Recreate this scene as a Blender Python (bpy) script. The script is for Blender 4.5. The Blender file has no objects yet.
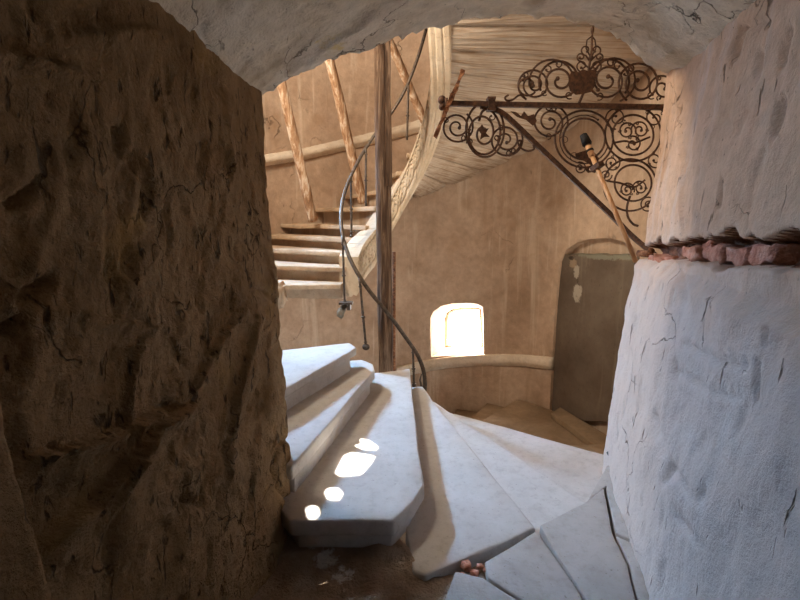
import bpy, bmesh, math, random
from math import sin, cos, pi, atan, atan2, sqrt, radians
from mathutils import Vector, noise
random.seed(7)
SC = bpy.context.scene
COL = SC.collection
# ------------------------------------------------------------------ camera model
F = 480.0; PITCH = atan(85/480); CP, SP = cos(PITCH), sin(PITCH); EYE = 1.5
def ray(px, py):
    X = (px-400)/F; Y = (300-py)/F
    return Vector((X, CP+Y*SP, -SP+Y*CP))
def PY(px, py, y):
    d = ray(px, py); t = y/d.y
    return Vector((d.x*t, y, EYE+d.z*t))
def PZ(px, py, z):
    d = ray(px, py); t = (z-EYE)/d.z
    return Vector((d.x*t, d.y*t, z))
def pj(v):
    z = v.z-EYE
    c = v.y*CP - z*SP
    if c < .05: return (-9999, -9999)
    return (400+F*v.x/c, 300-F*(v.y*SP+z*CP)/c)
CX, CY, R = 0.07, 4.5, 2.4
def W(px, py, r=R):
    d = ray(px, py)
    a = d.x**2+d.y**2; b = -2*(d.x*CX+d.y*CY); c = CX*CX+CY*CY-r*r
    t = (-b+sqrt(b*b-4*a*c))/(2*a)
    return Vector((d.x*t, d.y*t, EYE+d.z*t))
def pol(az, r, z):            # azimuth in degrees, clockwise from +Y
    a = radians(az); return Vector((CX+r*sin(a), CY+r*cos(a), z))
def azof(v): return math.degrees(atan2(v.x-CX, v.y-CY))
def fbm(p, o=4): return noise.fractal(p, 1.0, 2.0, o)
def lerp(a, b, t): return a+(b-a)*t
def interp(tab, x):
    if x <= tab[0][0]: return tab[0][1]
    for (x0, y0), (x1, y1) in zip(tab, tab[1:]):
        if x <= x1: return lerp(y0, y1, (x-x0)/(x1-x0))
    return tab[-1][1]
def smooth(e0, e1, x):
    t = min(1, max(0, (x-e0)/(e1-e0))); return t*t*(3-2*t)

# ------------------------------------------------------------------ objects
def obj(name, me_or_vf, mat, parent=None, smooth_=True, **props):
    if isinstance(me_or_vf, bmesh.types.BMesh):
        me = bpy.data.meshes.new(name); me_or_vf.to_mesh(me); me_or_vf.free()
    elif isinstance(me_or_vf, bpy.types.Mesh): me = me_or_vf
    else:
        me = bpy.data.meshes.new(name); me.from_pydata([tuple(v) for v in me_or_vf[0]], [], me_or_vf[1]); me.update()
    if mat is not None and not me.materials: me.materials.append(mat)
    if smooth_:
        for p in me.polygons: p.use_smooth = True
    o = bpy.data.objects.new(name, me); COL.objects.link(o)
    if parent is not None:
        o.parent = parent
        o.matrix_parent_inverse = parent.matrix_basis.inverted()
    for k, v in props.items(): o[k] = v
    return o
def empty(name, loc, label, cat, group=None):
    o = bpy.data.objects.new(name, None); COL.objects.link(o); o.location = loc
    o.empty_display_size = .05
    o['label'] = label; o['category'] = cat
    if group: o['group'] = group
    return o
def tag(o, label, cat, group=None):
    o['label'] = label; o['category'] = cat
    if group: o['group'] = group
    return o
def recalc(bm): bmesh.ops.recalc_face_normals(bm, faces=bm.faces)
def prism(poly, z0, z1, bev=0.0, seg=2, wob=0.0, sub=0):
    """closed solid from an xy polygon; z0,z1 numbers or functions of (x,y)"""
    f0 = z0 if callable(z0) else (lambda x, y: z0)
    f1 = z1 if callable(z1) else (lambda x, y: z1)
    bm = bmesh.new()
    b = [bm.verts.new((p[0], p[1], f0(p[0], p[1]))) for p in poly]
    t = [bm.verts.new((p[0], p[1], f1(p[0], p[1]))) for p in poly]
    n = len(poly)
    bm.faces.new(b[::-1]); bm.faces.new(t)
    for i in range(n): bm.faces.new((b[i], b[(i+1) % n], t[(i+1) % n], t[i]))
    recalc(bm)
    if bev: bmesh.ops.bevel(bm, geom=bm.edges[:], offset=bev, segments=seg, affect='EDGES', profile=.6)
    if sub:
        bmesh.ops.triangulate(bm, faces=bm.faces[:])
        for _ in range(sub): bmesh.ops.subdivide_edges(bm, edges=[e for e in bm.edges if e.calc_length() > .09], cuts=1, use_grid_fill=False); bmesh.ops.triangulate(bm, faces=bm.faces[:])
    if wob:
        for v in bm.verts:
            p = v.co*5; v.co += Vector((noise.noise(p), noise.noise(p+Vector((9, 0, 0))), noise.noise(p+Vector((0, 7, 0)))))*wob
            p = v.co*22; v.co += Vector((noise.noise(p), noise.noise(p+Vector((9, 0, 0))), noise.noise(p+Vector((0, 7, 0)))*.4))*wob*.4
    return bm
def tube(pts, rad, seg=8, bm=None, closed=False, prof=None, cap=True, up=None):
    """sweep a circle (or prof: list of 2-D points) along pts with a rotation-minimising frame"""
    own = bm is None
    if own: bm = bmesh.new()
    pts = [Vector(p) for p in pts]; n = len(pts)
    rf = rad if callable(rad) else (lambda t: rad)
    T = []
    for i in range(n):
        a = pts[(i-1) % n] if (i > 0 or closed) else pts[i]; b = pts[(i+1) % n] if (i < n-1 or closed) else pts[i]
        T.append((b-a).normalized())
    u = (up or (Vector((0, 0, 1)) if abs(T[0].z) < .9 else Vector((1, 0, 0))))
    u = (u-T[0]*u.dot(T[0])).normalized()
    rings = []
    pr = prof or [(cos(2*pi*k/seg), sin(2*pi*k/seg)) for k in range(seg)]
    for i in range(n):
        u = (u-T[i]*u.dot(T[i])).normalized(); w = T[i].cross(u)
        r = rf(i/(n-1))
        rings.append([bm.verts.new(pts[i]+u*(a*r)+w*(b*r)) for a, b in pr])
    m = len(pr)
    for i in range(n if closed else n-1):
        A, B = rings[i], rings[(i+1) % n]
        for k in range(m): bm.faces.new((A[k], A[(k+1) % m], B[(k+1) % m], B[k]))
    if cap and not closed:
        bm.faces.new(rings[0][::-1]); bm.faces.new(rings[-1])
    return bm
def ball(bm, c, r, sx=1, sy=1, sz=1, u=10, v=8):
    d = bmesh.ops.create_uvsphere(bm, u_segments=u, v_segments=v, radius=r)
    for x in d['verts']: x.co = Vector((x.co.x*sx, x.co.y*sy, x.co.z*sz))+Vector(c)
    return bm
def box(bm, c, s, rot=None):
    d = bmesh.ops.create_cube(bm, size=1)
    for x in d['verts']:
        q = Vector((x.co.x*s[0], x.co.y*s[1], x.co.z*s[2]))
        if rot is not None: q = rot @ q
        x.co = q+Vector(c)
    return bm
def catmull(P, n=8):
    P = [Vector(p) for p in P]; Q = [P[0]*2-P[1]]+P+[P[-1]*2-P[-2]]; out = []
    for i in range(1, len(Q)-2):
        a, b, c, d = Q[i-1:i+3]
        for k in range(n):
            t = k/n
            out.append(.5*((2*b)+(c-a)*t+(2*a-5*b+4*c-d)*t*t+(3*b-a-3*c+d)*t**3))
    out.append(P[-1]); return out
def gridmesh(fn, us, vs, flip=False):
    V = [fn(u, v) for v in vs for u in us]; nu = len(us); Fs = []
    for j in range(len(vs)-1):
        for i in range(nu-1):
            q = (j*nu+i, j*nu+i+1, (j+1)*nu+i+1, (j+1)*nu+i)
            Fs.append(q[::-1] if flip else q)
    return V, Fs
def frange(a, b, s):
    n = max(1, int(round((b-a)/s))); return [a+(b-a)*i/n for i in range(n+1)]

# ------------------------------------------------------------------ materials
def mat(name, base, rough=.85, spec=.25, build=None, metal=0.0):
    m = bpy.data.materials.new(name); m.use_nodes = True
    nt = m.node_tree; bs = nt.nodes['Principled BSDF']
    bs.inputs['Base Color'].default_value = (*base, 1); bs.inputs['Roughness'].default_value = rough
    bs.inputs['Specular IOR Level'].default_value = spec; bs.inputs['Metallic'].default_value = metal
    if build: build(nt, bs)
    return m
def N(nt, t, **kw):
    n = nt.nodes.new(t)
    for k, v in kw.items():
        if k in n.inputs: n.inputs[k].default_value = v
        else: setattr(n, k, v)
    return n
def L(nt, a, b): nt.links.new(a, b)
def pos(nt, scale=(1, 1, 1)):
    g = N(nt, 'ShaderNodeNewGeometry'); mp = N(nt, 'ShaderNodeMapping'); mp.inputs['Scale'].default_value = scale
    L(nt, g.outputs['Position'], mp.inputs['Vector']); return mp.outputs['Vector']
def nz(nt, vec, scale, detail=5, rough=.6, dist=0.0):
    n = N(nt, 'ShaderNodeTexNoise'); n.inputs['Scale'].default_value = scale; n.inputs['Detail'].default_value = detail
    n.inputs['Roughness'].default_value = rough; n.inputs['Distortion'].default_value = dist
    L(nt, vec, n.inputs['Vector']); return n.outputs['Fac']
def ramp(nt, fac, stops):
    r = N(nt, 'ShaderNodeValToRGB'); e = r.color_ramp.elements
    while len(e) > 1: e.remove(e[-1])
    e[0].position = stops[0][0]; e[0].color = (*stops[0][1], 1)
    for p, c in stops[1:]:
        x = e.new(p); x.color = (*c, 1)
    L(nt, fac, r.inputs['Fac']); return r.outputs['Color']
def mixc(nt, fac, a, b, mode='MIX'):
    m = N(nt, 'ShaderNodeMix'); m.data_type = 'RGBA'; m.blend_type = mode
    for s, v in ((0, fac), (6, a), (7, b)):
        if isinstance(v, (int, float)): m.inputs[s].default_value = v
        elif isinstance(v, tuple): m.inputs[s].default_value = (*v, 1)
        else: L(nt, v, m.inputs[s])
    return m.outputs[2]
def maprange(nt, v, a, b, c=0., d=1.):
    m = N(nt, 'ShaderNodeMapRange'); L(nt, v, m.inputs[0])
    for i, x in enumerate((a, b, c, d)): m.inputs[1+i].default_value = x
    return m.outputs[0]
def bump(nt, bs, h, strength=.5, dist=.01, prev=None):
    b = N(nt, 'ShaderNodeBump'); b.inputs['Strength'].default_value = strength; b.inputs['Distance'].default_value = dist
    L(nt, h, b.inputs['Height'])
    if prev is not None: L(nt, prev, b.inputs['Normal'])
    L(nt, b.outputs['Normal'], bs.inputs['Normal']); return b.outputs['Normal']
def plaster(cols, pits=.4, streak=None, extra=None, bstr=.5, spots=None, strokes=None, cracks=None):
    def f(nt, bs):
        v = pos(nt)
        a = nz(nt, v, 1.7, 7, .62, .3)
        c = ramp(nt, a, cols)
        b = nz(nt, v, 14, 6, .65)
        c = mixc(nt, maprange(nt, b, .3, .75, 0, .55), c, mixc(nt, .5, c, (.06, .045, .03)), 'MIX')
        if streak:
            s = nz(nt, pos(nt, (7, 7, .55)), 1.0, 4, .6, .4)
            c = mixc(nt, maprange(nt, s, .56, .74, 0, streak[1]), c, streak[0])
            s2 = nz(nt, pos(nt, (5, 5, .4)), 1.3, 4, .6, .4)
            c = mixc(nt, maprange(nt, s2, .6, .78, 0, streak[1]*.6), c, streak[2])
        if spots:
            s = nz(nt, v, spots[1], 3, .5, .2)
            c = mixc(nt, maprange(nt, s, spots[2], spots[2]+.1, 0, spots[3]), c, spots[0])
        d = nz(nt, v, 55, 3, .5)
        c = mixc(nt, maprange(nt, d, .66, .78, 0, pits), c, (.03, .022, .015))
        if extra: c = extra(nt, c)
        n0 = None
        if cracks:      # sparse hairline cracks: distorted cell edges, kept only in patches
            w = N(nt, 'ShaderNodeTexNoise'); w.inputs['Scale'].default_value = 3.5; w.inputs['Detail'].default_value = 5; L(nt, v, w.inputs['Vector'])
            ad = N(nt, 'ShaderNodeVectorMath', operation='MULTIPLY_ADD'); L(nt, w.outputs['Color'], ad.inputs[0]); ad.inputs[1].default_value = (.55, .55, .55); L(nt, v, ad.inputs[2])
            vo = N(nt, 'ShaderNodeTexVoronoi'); vo.feature = 'DISTANCE_TO_EDGE'; vo.inputs['Scale'].default_value = cracks[0]; L(nt, ad.outputs[0], vo.inputs['Vector'])
            line = maprange(nt, vo.outputs['Distance'], .0, cracks[1], 1, 0); mk = maprange(nt, nz(nt, v, cracks[2], 3, .5), cracks[3], cracks[3]+.06)
            mm = N(nt, 'ShaderNodeMath', operation='MULTIPLY'); L(nt, line, mm.inputs[0]); L(nt, mk, mm.inputs[1])
            c = mixc(nt, maprange(nt, mm.outputs[0], 0, 1, 0, cracks[4]), c, (.05, .035, .025))
            n0 = bump(nt, bs, maprange(nt, mm.outputs[0], 0, 1, 1, 0), 1.0, .012)
        if strokes:     # short trowel and pick marks
            st = nz(nt, pos(nt, strokes[0]), 1.0, 3, .55, .5); sm = maprange(nt, st, strokes[1], strokes[1]+.07)
            c = mixc(nt, maprange(nt, sm, 0, 1, 0, strokes[2]), c, (.06, .042, .028))
            n0 = bump(nt, bs, maprange(nt, sm, 0, 1, 1, 0), 1.0, .014, n0)
        L(nt, c, bs.inputs['Base Color'])
        h1 = nz(nt, v, 9, 8, .68, .3)
        n1 = bump(nt, bs, h1, bstr, .06, n0)
        h2 = maprange(nt, nz(nt, v, 70, 4, .6), .35, .7)
        bump(nt, bs, h2, bstr*.7, .006, n1)
    return f
M = {}
M['tower'] = mat('tower_plaster', (.5, .38, .26), .9, .1, plaster(
    [(.25, (.37, .25, .165)), (.45, (.52, .37, .26)), (.6, (.58, .425, .305)), (.8, (.66, .51, .385))],
    .35, ((.72, .60, .47), .7, (.30, .19, .11)), bstr=.3, spots=((.34, .21, .12), 2.3, .62, .45), cracks=(.9, .005, 1.2, .56, .4), strokes=((9, 9, 4), .73, .35)))
M['leftwall'] = mat('brown_rough_plaster', (.3, .2, .12), .95, .08, plaster(
    [(.25, (.17, .098, .042)), (.45, (.30, .185, .088)), (.62, (.37, .24, .125)), (.8, (.46, .32, .19))],
    .7, None, bstr=.8, spots=((.36, .21, .05), 2.6, .6, .4), strokes=((30, 30, 11), .615, .75), cracks=(2.2, .012, 1.6, .5, .7)))
def warm_bounce_col(nt, c):  # upper wall kept pink as painted warm bounce light, whiter lime plaster below
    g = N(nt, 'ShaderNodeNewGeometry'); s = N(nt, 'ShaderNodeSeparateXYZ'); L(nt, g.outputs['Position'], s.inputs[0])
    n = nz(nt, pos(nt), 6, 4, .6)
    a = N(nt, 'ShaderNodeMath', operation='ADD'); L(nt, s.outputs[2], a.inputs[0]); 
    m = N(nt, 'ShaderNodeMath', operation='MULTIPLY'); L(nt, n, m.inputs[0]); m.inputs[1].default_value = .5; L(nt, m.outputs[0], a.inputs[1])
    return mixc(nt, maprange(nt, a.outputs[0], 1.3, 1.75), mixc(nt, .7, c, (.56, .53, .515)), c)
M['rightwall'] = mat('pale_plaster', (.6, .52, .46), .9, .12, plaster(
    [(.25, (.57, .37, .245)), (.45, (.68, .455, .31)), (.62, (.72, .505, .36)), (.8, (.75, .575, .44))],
    .6, ((.66, .62, .60), .35, (.40, .30, .24)), extra=warm_bounce_col, bstr=.35, strokes=((17, 17, 5), .655, .6), cracks=(1.7, .007, 1.5, .52, .6), spots=((.42, .33, .26), 4.2, .64, .45)))
def patches(*plist):
    # stains and chipped patches with a ragged outline of their own: (centre, radius, per-axis weights, colour, strength)
    def f(nt, c):
        for ce, r, wt, col, k in plist:
            g = N(nt, 'ShaderNodeNewGeometry'); d = N(nt, 'ShaderNodeVectorMath', operation='SUBTRACT'); L(nt, g.outputs['Position'], d.inputs[0]); d.inputs[1].default_value = ce
            m = N(nt, 'ShaderNodeVectorMath', operation='MULTIPLY'); L(nt, d.outputs[0], m.inputs[0]); m.inputs[1].default_value = wt
            ln = N(nt, 'ShaderNodeVectorMath', operation='LENGTH'); L(nt, m.outputs[0], ln.inputs[0])
            a = N(nt, 'ShaderNodeMath', operation='MULTIPLY_ADD'); L(nt, nz(nt, pos(nt), 1.6/r, 5, .65), a.inputs[0]); a.inputs[1].default_value = r*1.6; L(nt, ln.outputs['Value'], a.inputs[2])
            c = mixc(nt, maprange(nt, a.outputs[0], r*1.45, r*1.7, k, 0), c, col)
        return c
    return f
yellow = patches((PY(325, 40, 2.2), .10, (1, .8, 2), (.62, .48, .13), .55))
M['vault'] = mat('vault_plaster', (.5, .46, .4), .92, .1, plaster(
    [(.25, (.50, .40, .28)), (.42, (.72, .63, .50)), (.6, (.82, .76, .66)), (.8, (.86, .82, .75))],
    .55, None, bstr=.6, extra=yellow, strokes=((14, 9, 14), .69, .5), cracks=(2.4, .010, 1.9, .5, .75), spots=((.30, .22, .14), 3.6, .60, .6)))
M['floor'] = mat('bare_rubble_floor', (.2, .15, .11), .95, .1, plaster(
    [(.25, (.24, .165, .11)), (.5, (.36, .265, .19)), (.68, (.46, .38, .30)), (.82, (.62, .56, .50))],
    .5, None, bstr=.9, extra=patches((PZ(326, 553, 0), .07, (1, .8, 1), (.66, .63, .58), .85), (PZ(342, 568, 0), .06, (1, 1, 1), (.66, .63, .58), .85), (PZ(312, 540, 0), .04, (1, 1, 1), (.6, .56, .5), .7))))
def stone(c0, c1, c2, bstr=.25, dark=.35):
    def f(nt, bs):
        v = pos(nt); c = ramp(nt, nz(nt, v, 2.4, 7, .65, .3), [(.3, c0), (.52, c1), (.75, c2)])
        oi = N(nt, 'ShaderNodeObjectInfo')
        c = mixc(nt, maprange(nt, nz(nt, v, 18, 5, .7), .5, .8, 0, dark), c, (.16, .13, .10))
        c = mixc(nt, maprange(nt, nz(nt, v, 60, 2, .5), .68, .76, 0, .5), c, (.12, .1, .08))
        L(nt, c, bs.inputs['Base Color'])
        n1 = bump(nt, bs, nz(nt, v, 7, 8, .65), bstr, .03)
        bump(nt, bs, nz(nt, v, 60, 4, .6), bstr*.6, .004, n1)
    return f
M['tread'] = mat('worn_grey_stone', (.5, .48, .45), .7, .3, stone((.44, .41, .38), (.53, .505, .475), (.60, .58, .56)))
M['step'] = mat('beige_limestone', (.55, .46, .36), .8, .25, stone((.38, .26, .16), (.50, .37, .25), (.60, .48, .35), .5, .5))
M['lowstep'] = mat('dirty_brown_stone', (.3, .2, .13), .85, .15, stone((.20, .135, .08), (.29, .205, .13), (.38, .285, .19), .5, .5))
M['slab'] = mat('paving_stone', (.4, .38, .35), .8, .25, stone((.34, .31, .275), (.43, .40, .37), (.50, .475, .45), .5))
M['carved'] = mat('carved_limestone', (.62, .54, .43), .85, .2, stone((.48, .37, .25), (.63, .51, .37), (.71, .62, .49), .5, .4))
def soff(nt, bs):
    v = pos(nt)
    g = N(nt, 'ShaderNodeNewGeometry'); s = N(nt, 'ShaderNodeSeparateXYZ'); L(nt, g.outputs['Position'], s.inputs[0])
    dx = N(nt, 'ShaderNodeMath', operation='SUBTRACT'); L(nt, s.outputs[0], dx.inputs[0]); dx.inputs[1].default_value = CX
    dy = N(nt, 'ShaderNodeMath', operation='SUBTRACT'); L(nt, s.outputs[1], dy.inputs[0]); dy.inputs[1].default_value = CY
    at = N(nt, 'ShaderNodeMath', operation='ARCTAN2'); L(nt, dx.outputs[0], at.inputs[0]); L(nt, dy.outputs[0], at.inputs[1])
    ln = N(nt, 'ShaderNodeVectorMath', operation='LENGTH'); cb0 = N(nt, 'ShaderNodeCombineXYZ'); L(nt, dx.outputs[0], cb0.inputs[0]); L(nt, dy.outputs[0], cb0.inputs[1]); L(nt, cb0.outputs[0], ln.inputs[0])
    cb = N(nt, 'ShaderNodeCombineXYZ'); L(nt, at.outputs[0], cb.inputs[0]); L(nt, ln.outputs['Value'], cb.inputs[1])
    mp = N(nt, 'ShaderNodeMapping'); mp.inputs['Scale'].default_value = (46, .7, 1); L(nt, cb.outputs[0], mp.inputs['Vector'])
    st = nz(nt, mp.outputs['Vector'], 2.0, 5, .62, .12)
    c = ramp(nt, nz(nt, v, 2.2, 6, .6), [(.3, (.35, .265, .19)), (.5, (.48, .385, .295)), (.75, (.58, .50, .41))])
    c = mixc(nt, maprange(nt, st, .48, .64, 0, .85), c, (.25, .155, .085))
    L(nt, c, bs.inputs['Base Color']); n1 = bump(nt, bs, st, .8, .03)
    bump(nt, bs, nz(nt, v, 40, 4, .6), .3, .005, n1)
M['trim'] = mat('limewashed_moulding', (.7, .6, .48), .85, .2, stone((.56, .44, .31), (.70, .59, .46), (.78, .70, .58), .4, .35))
M['soffit'] = mat('tooled_limestone_soffit', (.6, .5, .4), .88, .15, soff)
def wood(c0, c1, c2, sc=(18, 18, 1.2)):
    def f(nt, bs):
        tc = N(nt, 'ShaderNodeTexCoord'); mp = N(nt, 'ShaderNodeMapping'); mp.inputs['Scale'].default_value = sc
        L(nt, tc.outputs['Object'], mp.inputs['Vector'])
        a = nz(nt, mp.outputs['Vector'], 1.0, 6, .65, .6)
        c = ramp(nt, a, [(.35, c0), (.5, c1), (.66, c2)]); L(nt, c, bs.inputs['Base Color'])
        bump(nt, bs, a, .7, .02)
    return f
M['log'] = mat('weathered_log', (.3, .22, .15), .85, .2, wood((.035, .019, .011), (.085, .048, .028), (.22, .145, .095), (26, 26, 2.2)))
M['pole'] = mat('peeled_pole', (.5, .35, .22), .8, .2, wood((.24, .125, .065), (.44, .26, .145), (.74, .62, .48), (26, 26, 4)))
M['stick'] = mat('copper_toned_stick', (.55, .30, .14), .5, .4, wood((.42, .21, .09), (.58, .32, .15), (.66, .40, .2)))
M['frame'] = mat('old_window_wood', (.30, .18, .09), .8, .2, wood((.2, .11, .05), (.32, .19, .1), (.42, .28, .16), (30, 30, 4)))
def rust(c0, c1, c2):
    def f(nt, bs):
        v = pos(nt); c = ramp(nt, nz(nt, v, 40, 5, .7), [(.35, c0), (.52, c1), (.7, c2)]); L(nt, c, bs.inputs['Base Color'])
        bump(nt, bs, nz(nt, v, 90, 3, .6), .4, .003)
    return f
M['iron'] = mat('rusty_wrought_iron', (.08, .05, .035), .65, .35, rust((.045, .025, .016), (.095, .048, .028), (.17, .078, .038)), .3)
M['railiron'] = mat('dark_rail_iron', (.1, .08, .06), .5, .45, rust((.05, .037, .028), (.10, .075, .055), (.17, .115, .075)), .4)
M['rustiron'] = mat('flaking_rust', (.25, .11, .05), .85, .2, rust((.06, .03, .02), (.22, .09, .04), (.42, .22, .12)))
M['black'] = mat('black_fibre', (.015, .013, .012), .7, .3)
M['cable'] = mat('black_cable', (.02, .02, .022), .45, .4)
def brickm(nt, bs):
    v = pos(nt); c = ramp(nt, nz(nt, v, 14, 5, .65), [(.3, (.34, .14, .095)), (.48, (.56, .26, .18)), (.62, (.62, .36, .27)), (.76, (.66, .56, .50))])
    L(nt, c, bs.inputs['Base Color']); bump(nt, bs, nz(nt, v, 25, 6, .65), .8, .03)
M['brick'] = mat('broken_red_brick', (.45, .2, .13), .92, .1, brickm)
def doorm(nt, bs):
    v = pos(nt); c = ramp(nt, nz(nt, v, 1.8, 7, .65), [(.3, (.10, .074, .054)), (.5, (.14, .105, .078)), (.75, (.19, .15, .112))])
    s = nz(nt, pos(nt, (6, 6, .5)), 1.2, 4, .6, .4)
    c = mixc(nt, maprange(nt, s, .58, .75, 0, .5), c, (.24, .20, .15))
    c = mixc(nt, maprange(nt, nz(nt, v, 26, 4, .6), .6, .75, 0, .5), c, (.07, .055, .04))
    q = lambda x, y: W(x, y)
    pale, dark, green = (.46, .41, .33), (.035, .025, .02), (.23, .22, .165)
    c = patches((q(600, 256), .06, (.14, .14, 1.3), green, .8), (q(625, 257), .05, (.3, .3, 1.2), green, .9), (q(573, 263), .07, (1, 1, 1), (.33, .24, .16), .8),
                (q(578, 272), .07, (1.1, 1.1, .7), pale, .7), (q(579, 293), .10, (1, 1, .8), pale, .8), (q(579, 280), .03, (1, 1, .45), dark, .9), (q(578, 296), .03, (1, 1, 1), (.2, .17, .13), .9), (q(571, 258), .03, (.6, .6, 1), dark, .8),
                (q(586, 378), .012, (1, 1, 1), dark, .9), (q(590, 294), .012, (1, 1, 1), dark, .9))(nt, c)
    L(nt, c, bs.inputs['Base Color']); bump(nt, bs, nz(nt, v, 8, 8, .65), .35, .03)
def chasem(nt, bs):
    v = pos(nt); c = ramp(nt, nz(nt, v, 11, 5, .65), [(.3, (.09, .05, .032)), (.5, (.20, .105, .07)), (.64, (.42, .22, .155)), (.8, (.52, .43, .36))])
    L(nt, c, bs.inputs['Base Color']); bump(nt, bs, nz(nt, v, 25, 6, .65), 1.0, .04)
M['chase'] = mat('broken_masonry_inside_chase', (.2, .1, .07), .95, .08, chasem)
M['door'] = mat('grey_infill_render', (.15, .13, .1), .92, .1, doorm)
M['chip'] = mat('exposed_lime', (.4, .36, .29), .95, .1, stone((.14, .11, .075), (.24, .20, .145), (.42, .38, .31), .9, .6))

# ------------------------------------------------------------------ helical stair tables
NOSES = [(-90, 4.44, 285), (-75, 4.78, 265.5), (-61, 5.08, 250), (-50, 5.36, 236.5), (-41, 5.62, 224.5)]
UP = [(az, PY(310, py, y).z) for az, y, py in NOSES]
z8 = UP[-1][1]
k = 1
SL = .0160
while UP[-1][0] < 185:
    az = UP[-1][0]+11; UP.append((az, z8+.02+(az+41)*SL)); k += 1
def soffit(az):
    if az >= -41: return 1.66+.0155*az
    return interp([(-92, .66), (-75, .76), (-61, .88), (-41, 1.66-.0155*41)], az)

# ------------------------------------------------------------------ tower shell with real openings
AZ0, AZ1 = -163.0, 136.0
def wallnoise(az, z):
    p = pol(az, R, z)
    k = 1-smooth(28, 40, az)*(1-smooth(76, 88, az))
    return .026*k*fbm(p*.9, 3)+.006*fbm(p*6, 3)
def cut_prism(inner, outer, a=-.6, b=1.8):
    n = len(inner); V = [i+(o-i)*a for i, o in zip(inner, outer)]+[i+(o-i)*b for i, o in zip(inner, outer)]
    Fs = [list(range(n))[::-1], list(range(n, 2*n))]+[[i, (i+1) % n, n+(i+1) % n, n+i] for i in range(n)]
    bm = bmesh.new(); vs = [bm.verts.new(v) for v in V]
    for f in Fs: bm.faces.new([vs[i] for i in f])
    recalc(bm)
    me = bpy.data.meshes.new('c'); bm.to_mesh(me); bm.free(); return me
def shell():
    azs = frange(AZ0, AZ1, 2.0); zs = frange(-3.0, 6.9, .09); na, nzz = len(azs), len(zs)
    TH = .5
    V = []; Fs = []
    for r_, dn in ((R, 1), (R+TH, 0)):
        for z in zs:
            for a in azs: V.append(pol(a, r_+(wallnoise(a, z) if dn else 0), z))
    o = na*nzz
    for j in range(nzz-1):
        for i in range(na-1):
            q = (j*na+i, j*na+i+1, (j+1)*na+i+1, (j+1)*na+i)
            Fs.append(q); Fs.append(tuple(o+x for x in q[::-1]))
    for i in range(na-1):
        for j in (0, nzz-1):
            q = (j*na+i, j*na+i+1, o+j*na+i+1, o+j*na+i); Fs.append(q if j else q[::-1])
    for j in range(nzz-1):
        for i in (0, na-1):
            q = (j*na+i, (j+1)*na+i, o+(j+1)*na+i, o+j*na+i); Fs.append(q[::-1] if i else q)
    bm = bmesh.new(); vs = [bm.verts.new(v) for v in V]
    for f in Fs: bm.faces.new([vs[i] for i in f])
    recalc(bm); me = bpy.data.meshes.new('wall'); bm.to_mesh(me); bm.free()
    return me
WIN_IN = [W(431, 357), W(431, 319), W(434, 312), W(441, 306.5), W(452, 303.8), W(466, 303), W(477, 303.8), W(483, 307), W(484, 356)]
def outp(px, py): 
    v = W(px, py, R+.44); return v
WIN_OUT = [outp(446, 347), outp(446, 322), outp(447, 316), outp(450, 311.5), outp(456, 309), outp(465, 308), outp(474, 308), outp(481, 309.5), outp(483, 347)]
cuts = [cut_prism(WIN_IN, WIN_OUT, -.3, 1.6)]
# hidden daylight openings: west window beside the lower flight, high window over the doorway side; east one added for fill
def radial_cut(az, zc, w, h, splay=1.0):
    n = []; 
    for sx, sz in ((-1, -1), (1, -1), (1, .7), (.55, 1), (-.55, 1), (-1, .7)):
        n.append((sx*w/2, sz*h/2))
    a = radians(az); t = Vector((cos(a), -sin(a), 0)); rr = Vector((sin(a), cos(a), 0)); c = Vector((CX, CY, zc))
    i = [c+rr*R+t*u*splay+Vector((0, 0, v*splay)) for u, v in n]; o = [c+rr*(R+.5)+t*u+Vector((0, 0, v)) for u, v in n]
    return cut_prism(i, o, -.35, 1.3)
NWEST = (-74, 2.75, .60, .62)
EAST_FILL = (112, 1.0, .55, .8)  # unseen opening added so warm fill reaches the back wall and soffit
HIGH = (-128, 4.15, .8, .95)
HIGH2 = (-70, 4.3, .6, .8)
cuts += [radial_cut(*NWEST, 1.0), radial_cut(*EAST_FILL, 1.2), radial_cut(*HIGH, 1.2)]
# blocked doorway niche, .2 deep
DOOR_PX = [(549, 420), (551, 380), (555, 310), (560, 262), (566, 250), (576, 243), (590, 239), (604, 238), (618, 240), (632, 246), (640, 254), (640, 420)]
DIN = [W(*q) for q in DOOR_PX]
dn = sum(DIN, Vector())/len(DIN)-Vector((CX, CY, 0)); dn.z = 0; dn.normalize()
cuts.append(cut_prism([v-dn*.25 for v in DIN], [v+dn*.22 for v in DIN], 0, 1))
# unseen slits added, shaped so the sun draws its patches on the big tread
SUN_EL = 53.0; SUN_AZ = -24.0
sd = Vector((sin(radians(SUN_AZ))*cos(radians(SUN_EL)), cos(radians(SUN_AZ))*cos(radians(SUN_EL)), sin(radians(SUN_EL))))
TA = .165
PATCH = [[(336, 473), (345, 456), (352, 453), (374, 456), (370, 463), (360, 474), (341, 476)],
         [(356, 446), (361, 439), (368, 440), (377, 446), (376, 449), (364, 449)],
         [(326, 493), (329, 489), (337, 489), (342, 494), (338, 500), (329, 499)],
         [(307, 509), (311, 506), (316, 507), (319, 513), (315, 518), (309, 517)]]
for pt in PATCH:
    P0 = [PZ(x, y, TA) for x, y in pt]
    c = sum(P0, Vector())/len(P0)
    a = sd.x**2+sd.y**2; q = c-Vector((CX, CY, 0)); b = 2*(sd.x*q.x+sd.y*q.y); cc = q.x**2+q.y**2-R*R
    t = (-b+sqrt(b*b-4*a*cc))/(2*a)
    P0 = [c+(p-c)*1.0 for p in P0]
    cuts.append(cut_prism([p+sd*(t-.3) for p in P0], [p+sd*(t+1.3) for p in P0], 0, 1))
ME = shell()
wall = obj('wall_back', ME, M['tower'], kind='structure')
tmp = []
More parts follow.
